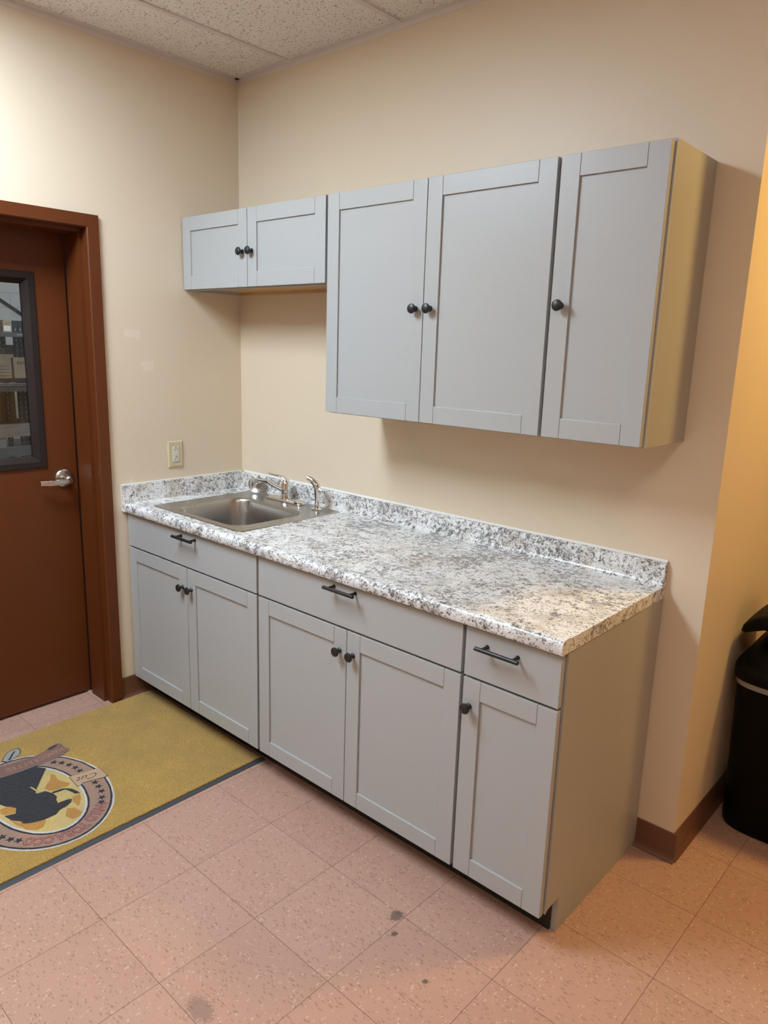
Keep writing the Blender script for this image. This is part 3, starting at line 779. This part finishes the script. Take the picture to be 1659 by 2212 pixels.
for k in range(17):
    a = PI * k / 16; prof.append((-.195 * math.cos(a), .712 + .088 * math.sin(a)))
prof += [(.13, .738), (.075, .738), (.05, .722), (.045, .705), (.06, .690), (.06, .680), (-.06, .680), (-.06, .690), (-.045, .705), (-.05, .722), (-.075, .738), (-.13, .738)]
rows = []
for (y, s) in ((-.155, .90), (-.148, .96), (-.13, .985), (-.05, 1.0), (.05, 1.0), (.13, .985), (.148, .96), (.155, .90)):
    rows.append([Vector((TCX + u * s, TCY + y, .70 + (w - .70) * s)) for u, w in prof])
p.loops(rows, M['canblack'], True, True)
p.build('hood', tc, 50)

# ------------------------------------------------------------------ wood shavings swept on the floor
p = MB()
spots = [(1.36, -.95), (1.05, -1.02), (1.7, -.93), (1.83, -1.05), (2.02, -1.0), (1.3, -.72), (1.15, -.75), (1.5, -.72), (1.7, -.68), (2.0, -.72), (2.25, -.65), (2.35, -.35), (2.3, -.2), (2.45, -.5), (2.6, -.3), (2.3, -.9), (.98, -.72)]
for i in range(95):
    if i < 2 * len(spots): sx_, sy_ = spots[i % len(spots)]; x = sx_ + random.gauss(0, .05); y = sy_ + random.gauss(0, .05)
    else: x = random.uniform(.9, 2.9); y = random.uniform(-1.6, .1)
    if (x < L + .02 and y > -.56) or x < .88: continue
    if x > 2.27 and y > .0: continue
    ln = random.uniform(.002, .009); a = random.uniform(0, 2 * PI); c = random.uniform(-300, 300); pth = []
    for k in range(6):
        t = k / 5 * ln; aa = a + c * t; pth.append((x + t * math.cos(a) + .0015 * math.sin(aa * 2), y + t * math.sin(a) + .0015 * math.cos(aa * 2), .0014))
    p.tube(pth, [.0006, .001, .0011, .0011, .001, .0006], M['shaving'], 5, .7)
tag(p.build('wood_shavings'), 'pale curled wood shavings scattered over the tile floor', 'wood shavings', kind='stuff')

# ------------------------------------------------------------------ storage room beyond the door
struct(MB().box((-8.3, -4.0, -.1), (-.20, 6.0, 0), M['concrete']).build('floor_storage'))
struct(MB().box((-8.3, -4.0, 4.2), (-.15, 6.0, 4.25), M['store_white']).build('ceiling_storage'))
struct(MB().box((-8.4, -4.0, 0), (-8.2, 6.0, 4.2), M['block']).build('wall_storage_back'))
struct(MB().box((-8.2, 6.0, 0), (-.15, 6.1, 4.2), M['store_white']).build('wall_storage_right'))
struct(MB().box((-8.2, -4.1, 0), (-.15, -4.0, 4.2), M['store_white']).build('wall_storage_left'))
struct(MB().box((-.156, .15, 0), (-.150, 6.0, 4.2), M['store_white']).box((-.156, FO0 - .03, 0), (-.151, .15, 4.2), M['store_white']).box((-.156, -4, 0), (-.151, FO1 + .03, 4.2), M['store_white']).box((-.156, FO1 + .03, FTOP - .03), (-.151, FO0 - .03, 4.2), M['store_white']).build('wall_storage_near'))
rk = thing('pallet_rack', 'dark steel pallet rack seen through the window of the brown door', 'rack', (-6.3, 1.1, 0))
def upright(x, y):
    u = MB(); u.box((x - .04, y - .026, 0), (x, y + .026, 1.79), M['rack'], .001); 
    z = .12
    while z < 1.73:
        u.box((x + .0002, y - .008, z), (x + .0012, y + .002, z + .030), M['slot']); z += .062
    return u.build('upright', rk)
for y in (1.388, 1.538, 1.597, 2.7, -.9): upright(-6.45, y)
def beam(z0, z1, m, edge=False):
    b = MB(); b.box((-5.995, -.9, z0), (-5.95, 2.6, z1), m, .002)
    if edge:
        b.box((-5.955, -.9, z1 + .0005), (-5.94, 2.6, z1 + .010), M['steel'], .001); b.box((-5.955, -.9, z1 + .018), (-5.94, 2.6, z1 + .028), M['steel'], .001)  # bright strips stand in for the highlight along the beam
        b.box((-5.995, -.9, z1 + .0005), (-5.957, 2.6, z1 + .03), M['rack'])
    return b.build('beam', rk)
beam(1.598, 1.650, M['rackgrey']); beam(.985, 1.050, M['rackgrey'], True); beam(.232, .345, M['rackgrey'])
for z in (1.640, 1.130, .300): MB().box((-7.0, -.9, z - .045 if z < 1.6 else z - .02), (-5.998, 2.6, z), M['rack'] if z > .5 else M['rackgrey']).build('shelf', rk)
MB().box((-5.9485, 1.347, 1.622), (-5.948, 1.45, 1.626), M['label']).prism([(1.432, 1.614), (1.438, 1.612), (1.456, 1.624), (1.438, 1.636), (1.432, 1.634), (1.447, 1.624)], 'x', -5.9485, -5.948, M['label']).build('arrow_marking', rk)
def carton(a, b, label, flaps=False, text=None, panel=False, m=None, paper=None):
    t = thing('cardboard_box', label, 'box', ((a[0] + b[0]) / 2, (a[1] + b[1]) / 2, a[2]), 'cartons on the storage rack')
    MB().box(a, b, m or M['card'], .003).build('carton', t)
    if flaps:
        MB().prism([(a[1] - .02, b[2] - .004), (b[1] + .02, b[2] - .004), (b[1] + .035, b[2] + .035), (a[1] - .035, b[2] + .035)], 'x', b[0] + .001, b[0] + .004, M['card']).build('flap', t)
    q = MB(); n = False
    R90 = Matrix.Rotation(PI / 2, 4, 'Z') @ Matrix.Rotation(PI / 2, 4, 'X')
    if text:
        addtext(q, text[0], text[1], Matrix.Translation((b[0] + .001, text[2], text[3])) @ R90, M['ink'], offset=.0006); n = True
    if panel:
        z = b[2] - .10
        while z > a[2] + .02:
            q.box((b[0] + .0003, a[1] + .01, z), (b[0] + .001, b[1] - .02, z + .004), M['ink']); z -= .036
        n = True
    if n: q.build('printing', t)
    if paper: MB().box((b[0] + .0003, paper[0], paper[2]), (b[0] + .001, paper[1], paper[3]), M['label']).build('paper_label', t)
    return t
X = -6.045
carton((X - .25, 1.240, 1.6405), (X, 1.335, 1.775), 'brown box with a white paper label on the top shelf of the rack', paper=(1.248, 1.324, 1.663, 1.722))
carton((X - .33, 1.06, 1.1305), (X, 1.300, 1.368), 'open brown box printed with rows of lines, left on the middle shelf', True, panel=True)
carton((X - .33, 1.325, 1.1305), (X, 1.62, 1.368), 'brown box printed with capital letters RAC on the middle shelf', text=('RACK', .048, 1.425, 1.305))
carton((X - .80, 1.325, 1.1305), (X - .47, 1.66, 1.500), 'taller plain brown box standing behind the box with capital letters')
carton((X - .30, 1.215, 1.3685), (X - .14, 1.30, 1.470), 'small tan box set on top of the open box')
carton((X - .30, 1.10, 1.3685), (X - .14, 1.195, 1.455), 'small maroon carton set on top of the open box', m=M['red'])
carton((X - .75, 1.41, .583), (X - .48, 1.50, .95), 'plain brown box between the uprights on the lowest level')
carton((X - .75, 1.12, .583), (X - .48, 1.33, .88), 'low brown box with printed lines at the left of the lowest level', panel=True)
carton((X - .75, 1.63, .583), (X - .48, 1.90, .90), 'brown box at the right of the lowest level behind the uprights')
pl = thing('wooden_pallet', 'weathered wooden pallet on the lowest level of the rack', 'pallet', (-6.3, 1.2, .3))
for bx in (-6.88, -6.75, -6.62, -6.43, -6.30, -6.18): MB().box((bx, .3, .560), (bx + .115, 2.0, .582), M['wood'], .002).build('deck_board', pl)
for y in (.3, 1.1, 1.92): MB().box((-6.89, y, .3005), (-6.08, y + .09, .5595), M['wood'], .002).build('stringer', pl)
MB().box((-6.0795, .3, .45), (-6.06, 2.0, .5595), M['wood'], .002).build('lead_board', pl)
pf = thing('wooden_plank', 'pale wooden plank lying on blocks under the lowest beam', 'plank', (-5.6, 1.2, 0))
MB().box((-5.75, .2, .155), (-5.45, 2.2, .19), M['wood'], .002).build('board', pf)
for y in (.3, 1.2, 2.0): MB().box((-5.73, y, 0), (-5.47, y + .1, .1545), M['wood'], .002).build('block', pf)
br = MB(); br.tube([(-8.178, 1.2, 2.65), (-8.178, 2.6, 1.75)], .018, M['rack'], 10); struct(br.build('storage_conduit'))  # dark conduit pipe slanting across the storage back wall

# ------------------------------------------------------------------ lights
def troffer(x, y, col, s, label, hx=.292, hy=.597, z=H):
    t = thing('ceiling_light', label, 'ceiling light', (x, y, z), 'recessed ceiling lights')
    f = MB(); o = lambda e, zz: [Vector((x - hx - e, y - hy - e, zz)), Vector((x + hx + e, y - hy - e, zz)), Vector((x + hx + e, y + hy + e, zz)), Vector((x - hx - e, y + hy + e, zz))]
    f.loops([o(0, z - .002), o(0, z - .008), o(-.02, z - .008), o(-.02, z - .003), o(0, z - .002)], M['grid'], smooth=False); f.build('frame', t)
    MB().box((x - hx + .02, y - hy + .02, z - .0055), (x + hx - .02, y + hy - .02, z - .0035), emis('lens_glow', col, s)).build('lens', t)
COOL = (.80, .97, 1.14)
troffer(.657, -1.90, COOL, 38, 'bright cool rectangular ceiling light nearest the brown door')
troffer(3.095, -2.10, (1.0, .94, .86), 9.5, 'rectangular ceiling light above the middle of the room')
troffer(1.876, -4.0, (.95, .97, .97), 6, 'unseen rectangular ceiling light added for ambient light, farthest from the cabinets')  # lamp out of view, added to raise the ambient light
# warm recessed lamp over the passage
t = thing('downlight', 'warm round recessed lamp over the passage with the trash can', 'ceiling light', (3.0, .62, H))
MB().lathe([(.20, -.002), (.20, -.010), (.17, -.012), (.165, -.004)], M['grid'], Matrix.Translation((3.0, .62, H))).build('trim_ring', t)
MB().lathe([(0, -.004), (.165, -.004), (.165, -.007), (0, -.007)], emis('warm_glow', (1.0, .66, .21), 132), Matrix.Translation((3.0, .62, H))).build('lens', t)
# unseen strip lights added to brighten the storage room
for (x, y) in ((-3.5, .5), (-5.4, 2.0)):
    troffer(x, y, (.92, .96, 1.0), 85, 'unseen long white strip light added to brighten the storage room', .15, .6, 4.2)

# ------------------------------------------------------------------ world, camera, view
w = bpy.data.worlds.new('w'); sc.world = w; w.use_nodes = True
w.node_tree.nodes['Background'].inputs[0].default_value = (.02, .02, .02, 1)
cam = bpy.data.cameras.new('camera'); co = bpy.data.objects.new('camera', cam); C.objects.link(co); sc.camera = co
cam.sensor_fit = 'HORIZONTAL'; cam.sensor_width = 36; cam.lens = 1578.4429 / 1659 * 36; cam.clip_start = .05; cam.clip_end = 60
r = Vector((0.74136896, 0.6704028, 0.03053099)); u = Vector((-0.1692529, 0.14275846, 0.97517869)); fw = Vector((-0.64940397, 0.72813467, -0.21930431))
co.matrix_world = Matrix(((r.x, u.x, -fw.x, 2.9219487), (r.y, u.y, -fw.y, -2.20607214), (r.z, u.z, -fw.z, 1.60872322), (0, 0, 0, 1)))
vs = sc.view_settings; vs.view_transform = 'Standard'; vs.look = 'None'; vs.gamma = 1; vs.use_curve_mapping = False
vs.exposure = 0.0
